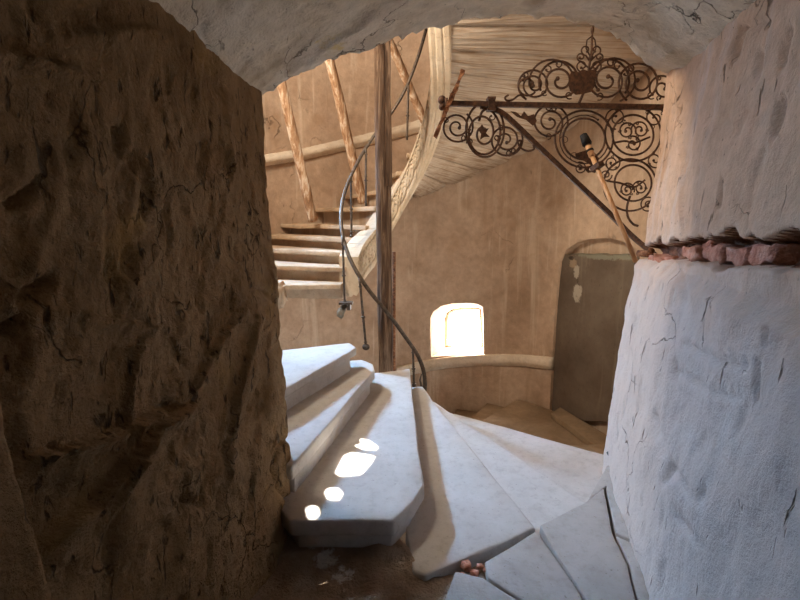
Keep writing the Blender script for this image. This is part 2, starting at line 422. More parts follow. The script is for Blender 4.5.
for i, c in enumerate(cuts):
    c.materials.append(M['tower'])
    o = bpy.data.objects.new('cut', c); COL.objects.link(o); tmp.append(o)
    m = wall.modifiers.new('b', 'BOOLEAN'); m.operation = 'DIFFERENCE'; m.solver = 'EXACT'; m.object = o
dg = bpy.context.evaluated_depsgraph_get()
ev = wall.evaluated_get(dg); nm = bpy.data.meshes.new_from_object(ev)
wall.modifiers.clear(); wall.data = nm
for p in nm.polygons: p.use_smooth = len(p.vertices) == 4 and p.area < .02
for o in tmp: bpy.data.objects.remove(o)

# ------------------------------------------------------------------ px-traced cracks, gouges (real relief on the rough walls)
def segd(p, a, b):
    ax, ay = a; bx, by = b; dx, dy = bx-ax, by-ay; l = dx*dx+dy*dy
    t = max(0, min(1, ((p[0]-ax)*dx+(p[1]-ay)*dy)/l)); 
    return math.hypot(p[0]-ax-dx*t, p[1]-ay-dy*t), (dx*(p[1]-ay)-dy*(p[0]-ax))
def relief(p, feats):
    h = 0
    for pts, w, dep, kind in feats:
        x0 = min(q[0] for q in pts)-w*6; x1 = max(q[0] for q in pts)+w*6
        y0 = min(q[1] for q in pts)-w*6; y1 = max(q[1] for q in pts)+w*6
        if not (x0 < p[0] < x1 and y0 < p[1] < y1): continue
        best = (1e9, 0)
        for a, b in zip(pts, pts[1:]):
            d = segd(p, a, b)
            if d[0] < best[0]: best = d
        d, s = best
        if kind == 'c': h -= dep*math.exp(-(d/w)**2)
        else:           # ledge: one side falls away sharply, other slowly
            h += dep*(math.exp(-d/(w*3)) if s > 0 else max(0, 1-d/1.6))
    return h
# ---- left passage wall
LEFT_F = [([(30, 455), (60, 447), (100, 436), (150, 412), (170, 408)], 5, .022, 'l'),
          ([(40, 535), (80, 505), (105, 470), (140, 425), (172, 412)], 5, .022, 'l'),
          ([(170, 408), (160, 412)], 6, .02, 'c'),
          ([(100, 500), (112, 455), (130, 360), (134, 350)], 4, .012, 'l'),
          ([(195, 385), (205, 365), (216, 345), (235, 315)], 4, .014, 'l'),
          ([(222, 470), (226, 440), (232, 410), (240, 380), (248, 340), (250, 320)], 4, .014, 'l'),
          ([(222, 470), (230, 490), (224, 520)], 3, .010, 'l'),
          ([(288, 500), (277, 490), (272, 470), (276, 448), (286, 440)], 2.5, .012, 'c'),
          ([(0, 50), (40, 60), (70, 68)], 4, .014, 'l'), ([(10, 205), (40, 182)], 4, .018, 'c'),
          ([(210, 65), (216, 85), (220, 88)], 6, .02, 'c'), ([(118, 130), (122, 152)], 5, .014, 'c'),
          ([(134, 155), (136, 170)], 4, .014, 'c'), ([(206, 140), (200, 175)], 4, .012, 'c'),
          ([(90, 30), (150, 27), (165, 40)], 7, .018, 'l'), ([(65, 310), (95, 318), (150, 325)], 4, .009, 'l'),
          ([(180, 500), (195, 505)], 4, .012, 'c'), ([(20, 300), (35, 290), (48, 282)], 7, .02, 'c'),
          ([(8, 330), (16, 320)], 6, .02, 'c'), ([(250, 290), (262, 290), (270, 300)], 2.5, .008, 'c'),
          ([(248, 410), (262, 380), (264, 400), (256, 415)], 4, .012, 'c')]
def lx(y, z):
    b = -.525-.14*(2.2-y); t = -.618
    return lerp(b, t, z/2.05)
def left_pt(s, z):   # s: distance along plan path from the tower corner, negative = into the tower
    if s >= 0:
        y = 2.2+.04*z-s; x = lx(y, z); n = Vector((1, 0, 0))
        r = .05
        if s < r: x -= (r-sqrt(max(0, r*r-(r-s)**2)))
    else:
        x0 = lx(2.2, z)-.05; t = min(1, -s/.3); x = lerp(x0, -.85, t); y = lerp(2.2+.04*z, 2.235, t); n = Vector((0, 1, 0))
    p = Vector((x, y, z))
    d = .016*fbm(p*1.7, 3)+.007*fbm(Vector((p.x*9, p.y*9, p.z*4)), 4)
    g = noise.noise(Vector((p.y*16, p.z*7+3, 1.3)))
    d -= .014*smooth(.34, .55, g)
    a = noise.noise(Vector((p.y*2.1+.9*p.z, p.z*2.6-.6*p.y, 8.3))); d += .006*smooth(-.02, .03, a)
    a = noise.noise(Vector((p.y*4.5+1.2*p.z, p.z*3.6-.8*p.y, 2.3))); d += .006*smooth(.05, .09, a)
    if s > -.02: d += 1.9*relief(pj(p), LEFT_F)
    d += .006*noise.noise(p*28)
    d *= 1-.65*smooth(1.6, 1.95, z)
    if s < 0: d *= .5
    return p+n*d
ss = frange(-.3, 0, .03)[:-1]+frange(0, .06, .01)[:-1]+frange(.06, 1.55, .0085)[:-1]+frange(1.55, 3.8, .15)
zs = frange(-.5, -.1, .1)[:-1]+frange(-.1, 2.2, .0095)[:-1]+frange(2.2, 7.0, .2)
obj('wall_left', gridmesh(left_pt, ss, zs), M['leftwall'], kind='structure')
# near reveal of the passage, close to the camera
def near_pt(s, z):
    ex = lerp(-.575, -.478, (1.85-z)/.95)
    if s >= 0: x, y, n = ex, .6-s, Vector((1, 0, 0))
    else: x, y, n = ex+s, .6, Vector((0, 1, 0))
    if 0 <= s < .03: x -= .03-sqrt(max(0, .0009-(.03-s)**2))
    p = Vector((x, y, z)); d = .012*fbm(p*5, 4)+.006*noise.noise(p*30)
    return p+n*d
obj('trim_3', gridmesh(near_pt, frange(-.4, 0, .02)[:-1]+frange(0, .03, .006)[:-1]+frange(.03, .4, .02)[:-1]+frange(.4, 2.2, .2), frange(-.1, 2.3, .02)), M['leftwall'], kind='structure')

# ---- right passage wall with the broken chase
GZ = 1.275
RIGHT_F = [([(640, 130), (637, 160)], 3, .01, 'c'), ([(722, 180), (720, 205)], 2, .014, 'c'), ([(740, 30), (733, 55)], 3.5, .02, 'c'),
           ([(745, 110), (735, 135), (725, 120)], 3, .008, 'c'), ([(780, 100), (770, 135)], 3, .014, 'c'), ([(790, 30), (778, 65)], 3.5, .016, 'c'),
           ([(757, 55), (756, 72)], 3, .012, 'c'), ([(740, 28), (765, 22)], 3, .012, 'c'), ([(697, 215), (696, 240)], 3, .008, 'c'),
           ([(683, 345), (700, 355), (720, 363), (745, 365)], 2.2, .012, 'c'), ([(675, 372), (705, 390), (738, 396)], 2.2, .010, 'c'),
           ([(763, 330), (762, 345)], 2, .014, 'c'), ([(757, 362), (754, 400)], 2, .010, 'c'), ([(674, 362), (672, 380)], 2.2, .012, 'c'),
           ([(668, 465), (690, 495), (702, 500), (704, 487)], 2, .010, 'c'), ([(668, 470), (663, 482)], 3, .012, 'c'),
           ([(676, 515), (695, 540), (706, 545)], 2, .009, 'c'), ([(655, 415), (657, 436)], 2.5, .010, 'c'),
           ([(680, 60), (682, 210)], 10, .010, 'l'), ([(690, 250), (684, 300)], 4, .006, 'c')]
def rcx(z): return 1.30+interp([(0, 0), (.5, .035), (1.0, .095), (1.2, .125), (1.26, .175), (1.6, .20), (2.2, .25), (3, .27)], z)
def right_base(s, z):
    if s >= 0:
        t = Vector((-.256, -.967)); x = rcx(z)+t.x*s; y = 2.88+.04*z+t.y*s; n = Vector((-.967, .256, 0))
        if s > 2.1: k = s-2.1; x += .256*k; n = Vector((-1, 0, 0))
        if s < .07: q = .07-sqrt(max(0, .0049-(.07-s)**2)); x += q
    else:
        t = min(1, -s/.7); x = lerp(rcx(z)+.07, 2.02, t); y = lerp(2.88+.04*z, 3.03, t); n = Vector((0, 1, 0))
    return Vector((x, y, z)), n
def groove(s, z):
    gz = GZ+.02*noise.noise(Vector((s*3, 4, 0)))+.075*s
    half = .042+.02*noise.noise(Vector((s*9, 1, 9)))+.008*noise.noise(Vector((s*26, 1, 2)))+.02*noise.noise(Vector((s*4.3, 8, 2)))
    up = z-gz; top = half+.022*smooth(.25, .4, s)*(.5+noise.noise(Vector((s*12, 5, 5))))
    return 1-smooth(-.008, .012, up-top if up > 0 else -up-half)
def right_pt(s, z):
    p, n = right_base(s, z)
    d = .020*fbm(p*1.9+Vector((3, 1, 5)), 3)+.006*fbm(Vector((p.x*8, p.y*8, p.z*5)), 3)+.0025*noise.noise(p*30)
    d -= .008*smooth(.35, .6, noise.noise(Vector((p.y*11, p.z*6+7, 2.2))))
    gz = GZ+.02*noise.noise(Vector((s*3, 4, 0)))+.075*s
    up = z-gz; g = groove(s, z)
    if s > -.05: d -= g*(.085+.03*noise.noise(Vector((s*14, z*20, 3))))
    d += .012*smooth(-.16, -.04, up)*(up < 0)*(1-g)         # lip under the chase bulges
    if s > -.02: d += 1.7*relief(pj(p), RIGHT_F)
    if s < 0: d *= .6
    return p+n*d
ss = frange(-.7, 0, .05)[:-1]+frange(0, .08, .013)[:-1]+frange(.08, 2.1, .0125)[:-1]+frange(2.1, 4.6, .2)
zs = frange(-.9, -.1, .1)[:-1]+frange(-.1, 1.1, .018)[:-1]+frange(1.1, 1.5, .0085)[:-1]+frange(1.5, 2.45, .018)[:-1]+frange(2.45, 7.0, .2)
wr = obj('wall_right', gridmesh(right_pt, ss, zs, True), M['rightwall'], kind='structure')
wr.data.materials.append(M['chase'])
for p in wr.data.polygons:
    if groove(ss[p.index % (len(ss)-1)], zs[p.index//(len(ss)-1)]) > .35: p.material_index = 1
# bricks showing inside the chase
def brick_at(s, ln, dz, h, dep, rot):
    p, n = right_base(s, GZ+.075*s+dz)
    t = (right_base(s+.05, p.z)[0]-p); t.z = 0; t.normalize()
    bm = bmesh.new(); bmesh.ops.create_cube(bm, size=1); bmesh.ops.bevel(bm, geom=bm.edges[:], offset=.05, segments=1, affect='EDGES')
    bmesh.ops.subdivide_edges(bm, edges=bm.edges[:], cuts=4, use_grid_fill=True)
    for v in bm.verts:
        q = v.co.copy(); r0 = random.random
        c = p-n*(dep+.022)+t*(q.x*ln)+n*(q.y*.1)+Vector((0, 0, q.z*h+q.x*rot))
        c += Vector((noise.noise(c*14), noise.noise(c*14+Vector((5, 5, 5))), noise.noise(c*14+Vector((0, 9, 1)))))*.022+Vector((noise.noise(c*45), noise.noise(c*45+Vector((5, 5, 5))), noise.noise(c*45+Vector((0, 9, 1)))))*.007
        v.co = c
    return bm
BR = [(.10, .16, -.030, .022, .040, .02), (.26, .15, -.030, .024, .045, -.015), (.42, .10, -.034, .020, .06, .01),
      (.80, .20, -.006, .055, .050, .012), (1.00, .13, -.012, .045, .065, -.02), (1.13, .17, -.004, .058, .048, .01), (1.30, .15, -.012, .052, .055, .0), (1.47, .16, -.008, .055, .05, .01), (.96, .09, .034, .022, .07, .02)]
for a in BR: obj('brick', brick_at(*a), M['brick'], wr, label='broken red brick exposed in the chase')

# ---- vault soffit with the wall over the opening
LIP = [(262, 96), (270, 91), (285, 80), (300, 71), (315, 62), (330, 55), (348, 50), (365, 45), (385, 39), (405, 34), (425, 29), (445, 24), (465, 19), (485, 16), (505, 14.5), (525, 14),
       (545, 15), (565, 17), (585, 21), (605, 28), (622, 37), (637, 49), (650, 61), (666, 71), (672, 76)]
def lip(u):      # u 0..1
    x = u*(len(LIP)-1); i = min(int(x), len(LIP)-2); f = x-i
    px = lerp(LIP[i][0], LIP[i+1][0], f); py = lerp(LIP[i][1], LIP[i+1][1], f)
    y = interp([(262, 2.28), (400, 2.4), (530, 2.55), (600, 2.72), (672, 2.95)], px)
    return PY(px, py+4.5, y)
VF = [([(310, 60), (325, 45), (345, 35), (368, 20)], 4, .014, 'l'), ([(285, 75), (310, 55), (330, 54), (370, 44)], 4, .012, 'l'),
      ([(200, 15), (206, 30), (202, 40), (215, 62), (228, 72)], 3, .008, 'c'), ([(220, 5), (226, 18), (236, 20)], 3, .01, 'c'), ([(680, 33), (750, 28), (765, 22)], 4, .01, 'l'),
      ([(620, 60), (640, 40), (665, 30)], 5, .012, 'l'), ([(430, 20), (470, 12), (520, 8)], 4, .008, 'c'), ([(240, 60), (255, 75), (262, 85)], 3, .006, 'c')]
def vault_pt(u, v):      # v<0: up the tower face; v>=0 towards the camera
    e = (u-.5)*2
    uu = min(1, max(0, u)); p0 = lip(uu)
    if u < 0: p0 = p0+Vector((u*2.5, 0, u*.35))
    if u > 1: p0 = p0+Vector(((u-1)*2.5, 0, -(u-1)*.35))
    if v < 0:
        p = p0+Vector((0, .03-.1*min(1, -v), -v)); n = Vector((0, 1, 0)); 
    else:
        # profile keeps its spring lines while running back through the wall
        k = min(v, 1.9)
        xl = -.64; xr0 = 1.56; t = (p0.x-xl)/(xr0-xl)
        xr = xr0-.26*k
        x = xl+t*(xr-xl); y = p0.y-v
        zz = p0.z-.04*v*t+.015*v
        p = Vector((x, y, zz)); n = Vector((0, 0, -1))
        r = .05
        if v < r: p.z += .3*(r-sqrt(max(0, r*r-(r-v)**2)))
    d = .026*fbm(p*1.8+Vector((1, 8, 3)), 3)+.012*fbm(p*7, 4)+.003*noise.noise(p*32)
    d -= .010*smooth(.3, .6, noise.noise(p*9+Vector((4, 4, 4))))
    if v >= 0: d += relief(pj(p), VF)
    d *= smooth(-.12, .02, v)*.8+.2 if v < 0 else 1
    # chipped lip
    ch = smooth(.0, .05, .05-abs(v-.01))
    return p+n*d+Vector((0, 0, .026*ch*(noise.noise(Vector((p.x*11, 1, 1)))+.8*noise.noise(Vector((p.x*29, 4, 1)))+.4*noise.noise(Vector((p.x*70, 4, 1))))))
us = frange(-.06, 1.06, .0075); vs = frange(-4.8, -.2, .2)[:-1]+frange(-.2, 0, .03)[:-1]+frange(0, .06, .012)[:-1]+frange(.06, 1.7, .0165)[:-1]+frange(1.7, 4.2, .2)
obj('ceiling', gridmesh(vault_pt, us, vs), M['vault'], kind='structure')
# closing surfaces out of view
obj('wall_front', prism([(-1.2, -1.6), (1.6, -1.6), (1.6, -1.45), (-1.2, -1.45)], -.4, 2.9), M['leftwall'], smooth_=False, kind='structure')
obj('ceiling', prism([pol(a, R+.5, 0)[:2] for a in range(0, 360, 10)][::-1], 6.85, 6.95), M['tower'], smooth_=False, kind='structure')
# ------------------------------------------------------------------ floors
def yedge(x): return interp([(-.9, 2.4), (-.45, 2.3), (-.05, 2.15), (.10, 1.86), (.15, 1.82), (.40, 1.93), (.68, 2.08), (.95, 2.28), (1.35, 2.62), (1.7, 2.8)], x)
def floor_pt(x, v):
    ye = yedge(x)
    if v > 1: return Vector((x, ye+.005, -.03-(v-1)*.8))
    y = lerp(-1.5, ye, v)
    p = Vector((x, y, -.035))
    m = 1-smooth(.0, .25, x)
    h = .035*m*fbm(p*4, 4)+.015*m*fbm(p*13, 3)+.008*fbm(p*9, 3)
    p.z += h+.02*m-.01
    return p
obj('floor', gridmesh(floor_pt, frange(-1.0, 1.7, .02), frange(0, .5, .05)[:-1]+frange(.5, 1, .0068)+[1.5, 2.2]), M['floor'], kind='structure')
obj('floor', prism([pol(a, R+.05, 0)[:2] for a in range(0, 360, 10)][::-1], -3.1, -3.0), M['floor'], smooth_=False, kind='structure')

# ------------------------------------------------------------------ near treads, traced flagstone by flagstone
def px2(z, *q): return [PZ(x, y, z)[:2] for x, y in q]
def stair(name_label, poly, z, thick, zb, group, riser_in=.06, m=None, base=None, nose=.02):
    m = m or M['tread']
    c = sum((Vector((p[0], p[1], 0)) for p in poly), Vector())/len(poly)
    e = empty('stair_step', (c.x, c.y, zb), name_label, 'step', group)
    obj('tread', prism(poly, z-thick, z, .012, 2, .006, 3), m, e, True)
    cc = Vector((c.x, c.y)); rp = []
    for p in poly:
        d = cc-Vector(p[:2]); d = d/d.length
        rp.append(Vector(p[:2])+d*riser_in)
    obj('riser', prism(base or rp, zb, z-thick+.004, .004, 1, .006, 2), m, e, True)
    return e
A = [(.085, 4.05), (.105, 2.59), (.125, 2.22), (.065, 2.07), (-.03, 1.93), (-.49, 1.935), (-.80, 2.32), (-.40, 3.6), (-.22, 3.96)]
stair('broad grey stone step with sunlight patches and a cut corner', A, .165, .085, -.02, 'grey stone steps at the doorway')
B = [Vector((-.195, 3.52)), Vector((-.51, 2.08)), Vector((-.80, 2.2)), Vector((-1.15, 2.62)), Vector((-.52, 3.72)), Vector((-.32, 3.80)), Vector((-.215, 3.66))]
stair('grey stone step directly above the broad sunlit step', [b[:2] for b in B], .335, .075, .12, 'grey stone steps at the doorway')
C_ = [(-.33, 3.54), (-.665, 2.68), (-.93, 2.34), (-1.75, 3.02), (-1.0, 3.42), (-.40, 3.68)]
stair('broken topmost grey stone step of the near flight', C_, .505, .06, .29, 'grey stone steps at the doorway')
T2 = [(.10, 4.05), (.03, 2.1), (.055, 1.83), (.11, 1.80), (.40, 1.955), (.66, 2.105), (.265, 3.75), (.20, 4.08)]
stair('long grey tread half in shadow beside the broad sunlit step', T2, .0, .09, -.22, 'grey stone steps at the doorway')
T3 = [(.19, 4.10), (.22, 3.7), (.60, 2.05), (1.28, 2.14), (1.07, 2.57), (.31, 4.08)]
stair('grey tread second to the right of the broad sunlit step', T3, -.15, .09, -.40, 'grey stone steps at the doorway')
T4 = [(.29, 4.10), (1.0, 2.55), (1.6, 2.42), (2.02, 3.02), (1.58, 3.38), (.68, 4.04), (.42, 4.22)]
stair('lowest wide grey tread reaching the right wall', T4, -.30, .09, -.56, 'grey stone steps at the doorway')
# descending flight behind
def sector(a0, a1, r0, r1, n=4):
    o = [pol(lerp(a0, a1, i/n), r1, 0)[:2] for i in range(n+1)]; i_ = [pol(lerp(a1, a0, i/2), r0, 0)[:2] for i in range(3)]
    return o+i_
LOW = [(128, 113, -.47), (114, 101, -.64), (102, 87, -.82)]
for i, (a0, a1, z) in enumerate(LOW):
    stair(['tan stone step below the lowest wide grey tread', 'tan stone step descending behind the right wall', 'tan stone step just above the door landing'][i],
          sector(a1, a0, .5, R-.03), z, .08, z-.3, 'descending steps', .015, M['lowstep'])
stair('tan stone landing in front of the blocked doorway', sector(41, 88, .5, R-.03, 8), -1.0, .08, -1.35, 'descending steps', .015, M['lowstep'])
zz = -1.0
for i, (a0, lab) in enumerate([(30, 'tan step beside the blocked doorway, first down from its landing'), (19, 'tan step below the moulding, second down from the door landing'), (8, 'tan step under the small window, third down from the door landing'), (-3, 'tan step left of the small window, fourth down from the door landing')]):
    zz -= .165
    stair(lab, sector(a0, a0+11.6, .5, R-.03), zz, .08, zz-.35, 'descending steps', .015, M['lowstep'])
# stone sill at the blocked door
sp = [W(561, 412)-dn*.02, W(640, 412)-dn*.02, W(640, 412)-dn*.34, W(566, 425)-dn*.26]
sz = -1.0
tag(obj('door_step', prism([p[:2] for p in sp], sz, sz+.075, .012, 2, .006, 2), M['lowstep']), 'low tan stone slab at the foot of the blocked doorway', 'step')

# ------------------------------------------------------------------ upper flight: wedge-shaped stones with tooled soffit and carved inner string
def RIf(az): return interp([(-80, .56), (-20, .54), (5, .46), (40, .37), (80, .26), (110, .21)], az)
def up_step(i, lab, grp):
    az, zt = UP[i]; az2 = UP[i+1][0]; RI = RIf(az+5)
    e = empty('stair_step', pol(az+4, 1.4, soffit(az)), lab, 'step', grp)
    n = 5
    RR = lambda a: RIf(a)-RI
    # wedge body
    bm = bmesh.new(); top = []; bot = []
    rs = [RI+.06, 1.0, 1.5, 2.0, R-.02]
    lay = {}
    g = .35
    for a_i in range(n+1):
        a = lerp(az+(2.2 if az < -22 else g), az2-g+(2.2 if az < -32 else 0), a_i/n)
        for r_i, r in enumerate(rs):
            zs_ = soffit(a)
            if a_i in (0, n): zs_ += .03
            lay[a_i, r_i, 0] = bm.verts.new(pol(a, r, zs_)); lay[a_i, r_i, 1] = bm.verts.new(pol(a, r, zt-.045))
    nr = len(rs)-1
    for a in range(n):
        for r in range(nr):
            bm.faces.new((lay[a, r, 0], lay[a, r+1, 0], lay[a+1, r+1, 0], lay[a+1, r, 0]))
            bm.faces.new((lay[a, r, 1], lay[a+1, r, 1], lay[a+1, r+1, 1], lay[a, r+1, 1]))
        for r in (0, nr): bm.faces.new((lay[a, r, 0], lay[a+1, r, 0], lay[a+1, r, 1], lay[a, r, 1]))
    for r in range(nr):
        for a in (0, n): bm.faces.new((lay[a, r, 0], lay[a, r, 1], lay[a, r+1, 1], lay[a, r+1, 0]))
    recalc(bm)
    obj('soffit_block', bm, M['soffit'] if az > -45 else M['step'], e, False)
    o = [pol(lerp(az-1.6, az2, k/4), R-.02, 0)[:2] for k in range(5)]; ii = [pol(lerp(az2, az-3.2, k/2), RI+.06, 0)[:2] for k in range(3)]
    obj('tread', prism(o+ii, zt-.05, zt, .012, 2, .008, 2), M['step'], e, True)
    if az > -80:
        # carved inner string: moulded profile swept along the helix
        prof = [(RI-.07, .34), (RI-.075, .30), (RI-.06, .285), (RI-.06, .06), (RI-.075, .045), (RI-.07, .0), (RI-.045, -.045), (RI-.01, -.03), (RI+.005, -.055), (RI+.045, -.06), (RI+.06, -.03), (RI+.075, -.052), (RI+.115, -.05), (RI+.13, 0.0), (RI+.13, .34)]
        bm = bmesh.new(); rings = []
        for k in range(7):
            a = lerp(az+.3, az2-.3, k/6)
            rings.append([bm.verts.new(pol(a, r+RR(a), soffit(a)+dz)) for r, dz in prof])
        m_ = len(prof)
        for k in range(6):
            for q in range(m_): bm.faces.new((rings[k][q], rings[k][(q+1) % m_], rings[k+1][(q+1) % m_], rings[k+1][q]))
        bm.faces.new(rings[0][::-1]); bm.faces.new(rings[-1]); recalc(bm)
        st = obj('carved_string', bm, M['carved'], e, False)
        bm = bmesh.new()
        def onf(a, h): return pol(a, RIf(a)-.062, soffit(a)+h)
        for k, (fa, dr) in enumerate(((.28, 1), (.74, -1))):
            pts = []
            for q in range(22):
                th = q/21*4.2*pi; rr = .010+.052*(1-q/21); 
                pts.append(onf(lerp(az, az2, fa)+dr*cos(th)*rr/.0087*.55/ .44*.44, .17+sin(th)*rr*1.35))
            tube(pts, .010, 5, bm)
        mid = lerp(az, az2, .5)
        tube([onf(mid-5.2, .075), onf(mid-2.5, .095), onf(mid, .08), onf(mid+2.5, .26), onf(mid+5.2, .265)], .011, 5, bm)
        for q in (-3.2, 0, 3.2): ball(bm, onf(mid+q, .255), .016, u=6, v=5); 
        ball(bm, onf(mid, .17), .02, u=8, v=6)
        obj('carving', bm, M['carved'], st)
    return e
LAB = {0: 'lowest stone step of the upper flight, broken and hanging over the gap', 1: 'second visible stone step of the upper flight', 2: 'third visible stone step of the upper flight',
       3: 'fourth visible stone step of the upper flight', 4: 'fifth stone step of the upper flight with a leaning pole on it', 5: 'stone step with carved end behind the spiral handrail', 6: 'stone step with carved end just left of the log post'}
ORD = ['first', 'second', 'third', 'fourth', 'fifth', 'sixth', 'seventh', 'eighth', 'ninth', 'tenth', 'eleventh', 'twelfth', 'thirteenth']
cnt = 0
for i in range(len(UP)-1):
    az = UP[i][0]
    if az > 130: break
    if i in LAB: lab = LAB[i]
    else:
        lab = f'overhead stone step with striated underside, {ORD[min(cnt,12)]} counting up from the log post'; cnt += 1
    e_ = up_step(i, lab, 'stone steps of the upper flight')
    if i == 0: first_up = e_
# ragged broken corner left standing on the lowest step
c = PY(277, 294, 4.42); bm = bmesh.new(); bmesh.ops.create_cube(bm, size=1); bmesh.ops.bevel(bm, geom=bm.edges[:], offset=.12, segments=2, affect='EDGES'); bmesh.ops.subdivide_edges(bm, edges=bm.edges[:], cuts=2, use_grid_fill=True)
for v in bm.verts:
    q = v.co; v.co = c+Vector((q.x*.14, q.y*.22, q.z*.22)); v.co += Vector((noise.noise(v.co*16), noise.noise(v.co*16+Vector((4, 1, 1))), noise.noise(v.co*16+Vector((0, 4, 1)))))*.035
obj('broken_corner', bm, M['step'], first_up)

# ------------------------------------------------------------------ mouldings on the wall
def wall_band(name, tops, bots, depth):
    T = [W(*q) for q in tops]; B_ = [W(*q) for q in bots]
    aT = [(azof(v), v.z) for v in T]; aB = [(azof(v), v.z) for v in B_]
    a0, a1 = aT[0][0], aT[-1][0]
    prof = [(0, 1.0), (.55, 1.0), (.75, .93), (.72, .86), (1.0, .72), (1.06, .5), (.95, .3), (.6, .22), (.55, .12), (.2, .02), (0, 0)]
    bm = bmesh.new(); rings = []
    for a in frange(a0, a1, .8):
        zt, zb = interp(aT, a), interp(aB, a)
        rings.append([bm.verts.new(pol(a, R+.03-(d*depth+(.035 if d else 0))+.008*noise.noise(Vector((a*.7, h*3, 2))), lerp(zb, zt, h)+.006*noise.noise(Vector((a*.9, h*4, 7))))) for d, h in prof])
    m_ = len(prof)
    for k in range(len(rings)-1):
        for q in range(m_): bm.faces.new((rings[k][q], rings[k][(q+1) % m_], rings[k+1][(q+1) % m_], rings[k+1][q]))
    bm.faces.new(rings[0][::-1]); bm.faces.new(rings[-1]); recalc(bm)
    return obj(name, bm, M['trim'], kind='structure')
wall_band('trim_1', [(396, 367), (420, 361), (445, 357), (480, 354.5), (515, 354), (553, 357)], [(396, 379), (420, 373), (445, 368.5), (480, 366), (515, 366), (553, 370)], .06)
wall_band('trim_2', [(150, 178), (200, 170), (268, 154), (300, 149), (340, 140), (380, 131), (440, 114)], [(150, 192), (200, 183), (268, 166), (300, 161), (340, 152), (380, 143), (440, 127)], .08)

# ------------------------------------------------------------------ window and blocked door
w = obj('window_1', (lambda bm: tube(WIN_OUT, .028, 4, bm, True))(bmesh.new()), M['frame'], smooth_=False, kind='structure')
bm = bmesh.new()
mid = (WIN_OUT[0]+WIN_OUT[8])/2; 
tube([WIN_OUT[0]+(WIN_OUT[8]-WIN_OUT[0])*.02, WIN_OUT[8]], .03, 4, bm)
obj('window_sill', bm, M['frame'], w, False)
# infill: rendered panel below, lighter tympanum above
bm = bmesh.new()
us_ = frange(0, 1, .04); vs_ = frange(0, 1, .03)+[1.05, 1.16]
lo_l, lo_r = W(545, 422)+dn*.06, W(646, 422)+dn*.06; hi_l, hi_r = W(552, 254)+dn*.06, W(646, 255)+dn*.06
def dpt(u, v):
    bk = max(0, v-1); v = min(v, 1)
    p = lerp(lerp(lo_l, lo_r, u), lerp(hi_l, hi_r, u), v)
    d = .012*fbm(p*3, 3)+.004*noise.noise(p*20)
    p.z += (.022*noise.noise(Vector((u*11, 3, 1)))+.012*noise.noise(Vector((u*31, 3, 1))))*smooth(.9, 1, v)
    return p-dn*(d-bk)
d1 = obj('door_1', gridmesh(dpt, us_, vs_), M['door'], kind='structure', label='blocked arched doorway filled with dark grey render')
tl = gridmesh(lambda u, v: lerp(W(550, 258), W(646, 258), u)+dn*(.195+.01*noise.noise(Vector((u*9, v*5, 0))))+Vector((0, 0, .62*v)), us_, frange(0, 1, .08))
for_top = obj('tympanum', (lambda: prism_vert(tl) if False else tl)(), M['tower'], d1)
# ------------------------------------------------------------------ paving by the doorway
SL_ = [('pale grey paving slab right of the long tread ends', [(540, 525), (584, 503), (604, 488), (612, 532), (628, 566), (636, 600), (646, 640), (610, 640), (583, 592), (556, 553)], .012),
       ('small grey paving slab against the right wall foot', [(587, 501), (607, 465), (622, 466), (634, 500), (642, 545), (616, 532), (606, 487)], .014),
       ('narrow grey paving slab beside the black cable', [(616, 535), (643, 548), (654, 600), (662, 640), (648, 640), (638, 600), (630, 566)], .010),
       ('grey paving slab with a chipped corner in front of the long tread', [(485, 562), (536, 531), (553, 554), (580, 592), (600, 640), (560, 622), (510, 592), (488, 577)], .006),
       ('worn grey paving slab lowest in front of the long tread', [(455, 571), (483, 578), (508, 594), (556, 622), (592, 642), (440, 650), (445, 600)], .0)]
for lab, q, z in SL_:
    tag(obj('paving_slab', prism(px2(z, *q), z-.06, z, .008, 2, .004, 3), M['slab']), lab, 'slab', 'paving slabs of the doorway floor')
bm = bmesh.new()
for px, py, r in [(466, 566, .03), (474, 574, .022), (480, 566, .02), (462, 574, .015), (486, 570, .012)]:
    from mathutils import Euler
    box(bm, PZ(px, py, -.02), (r*1.7, r*1.3, r*.9), Euler((random.random()*.5, random.random()*.5, random.random()*3)).to_matrix())
bmesh.ops.bevel(bm, geom=bm.edges[:], offset=.004, segments=1, affect='EDGES'); bmesh.ops.subdivide_edges(bm, edges=bm.edges[:], cuts=2, use_grid_fill=True)
for v in bm.verts: v.co += Vector((noise.noise(v.co*40), noise.noise(v.co*40+Vector((3, 3, 3))), noise.noise(v.co*40)*.3))*.012
tag(obj('brick_fragment', bm, M['brick']), 'crushed red brick lump in the gap between tread and paving', 'brick')
# ------------------------------------------------------------------ props: log post and leaning poles
def log(p0, p1, r0, r1, wob, name, lab, m, bend=0, seg=14, knots=4):
    p0, p1 = Vector(p0), Vector(p1); n = 46; ax = (p1-p0); ln = ax.length
    pts = []
    for i in range(n+1):
        t = i/n; p = p0+ax*t
        p += Vector((noise.noise(Vector((t*3, p0.x*5, 1))), noise.noise(Vector((t*3, 3, p0.x*7))), 0))*wob*sin(pi*min(1, t*1.2))
        p.x += bend*sin(pi*t); pts.append(p)
    bm = tube(pts, lambda t: lerp(r0, r1, t)*(1+.05*noise.noise(Vector((t*ln*6, p0.x, 4)))), seg)
    for v in bm.verts:
        q = Vector((v.co.x*18, v.co.y*18, v.co.z*3)); f = noise.noise(q)*.10*r0+noise.noise(Vector((v.co.x*60, v.co.y*60, v.co.z*9)))*.05*r0
        c = min(pts, key=lambda s: (s-v.co).length_squared); d = (v.co-c)
        if d.length > 1e-4: v.co += d.normalized()*f
    return tag(obj(name, bm, m), lab, 'post')
base = PY(386, 365, 4.4); top = PY(382.5, 40, 4.42); ax = (top-base)/(top.z-base.z)
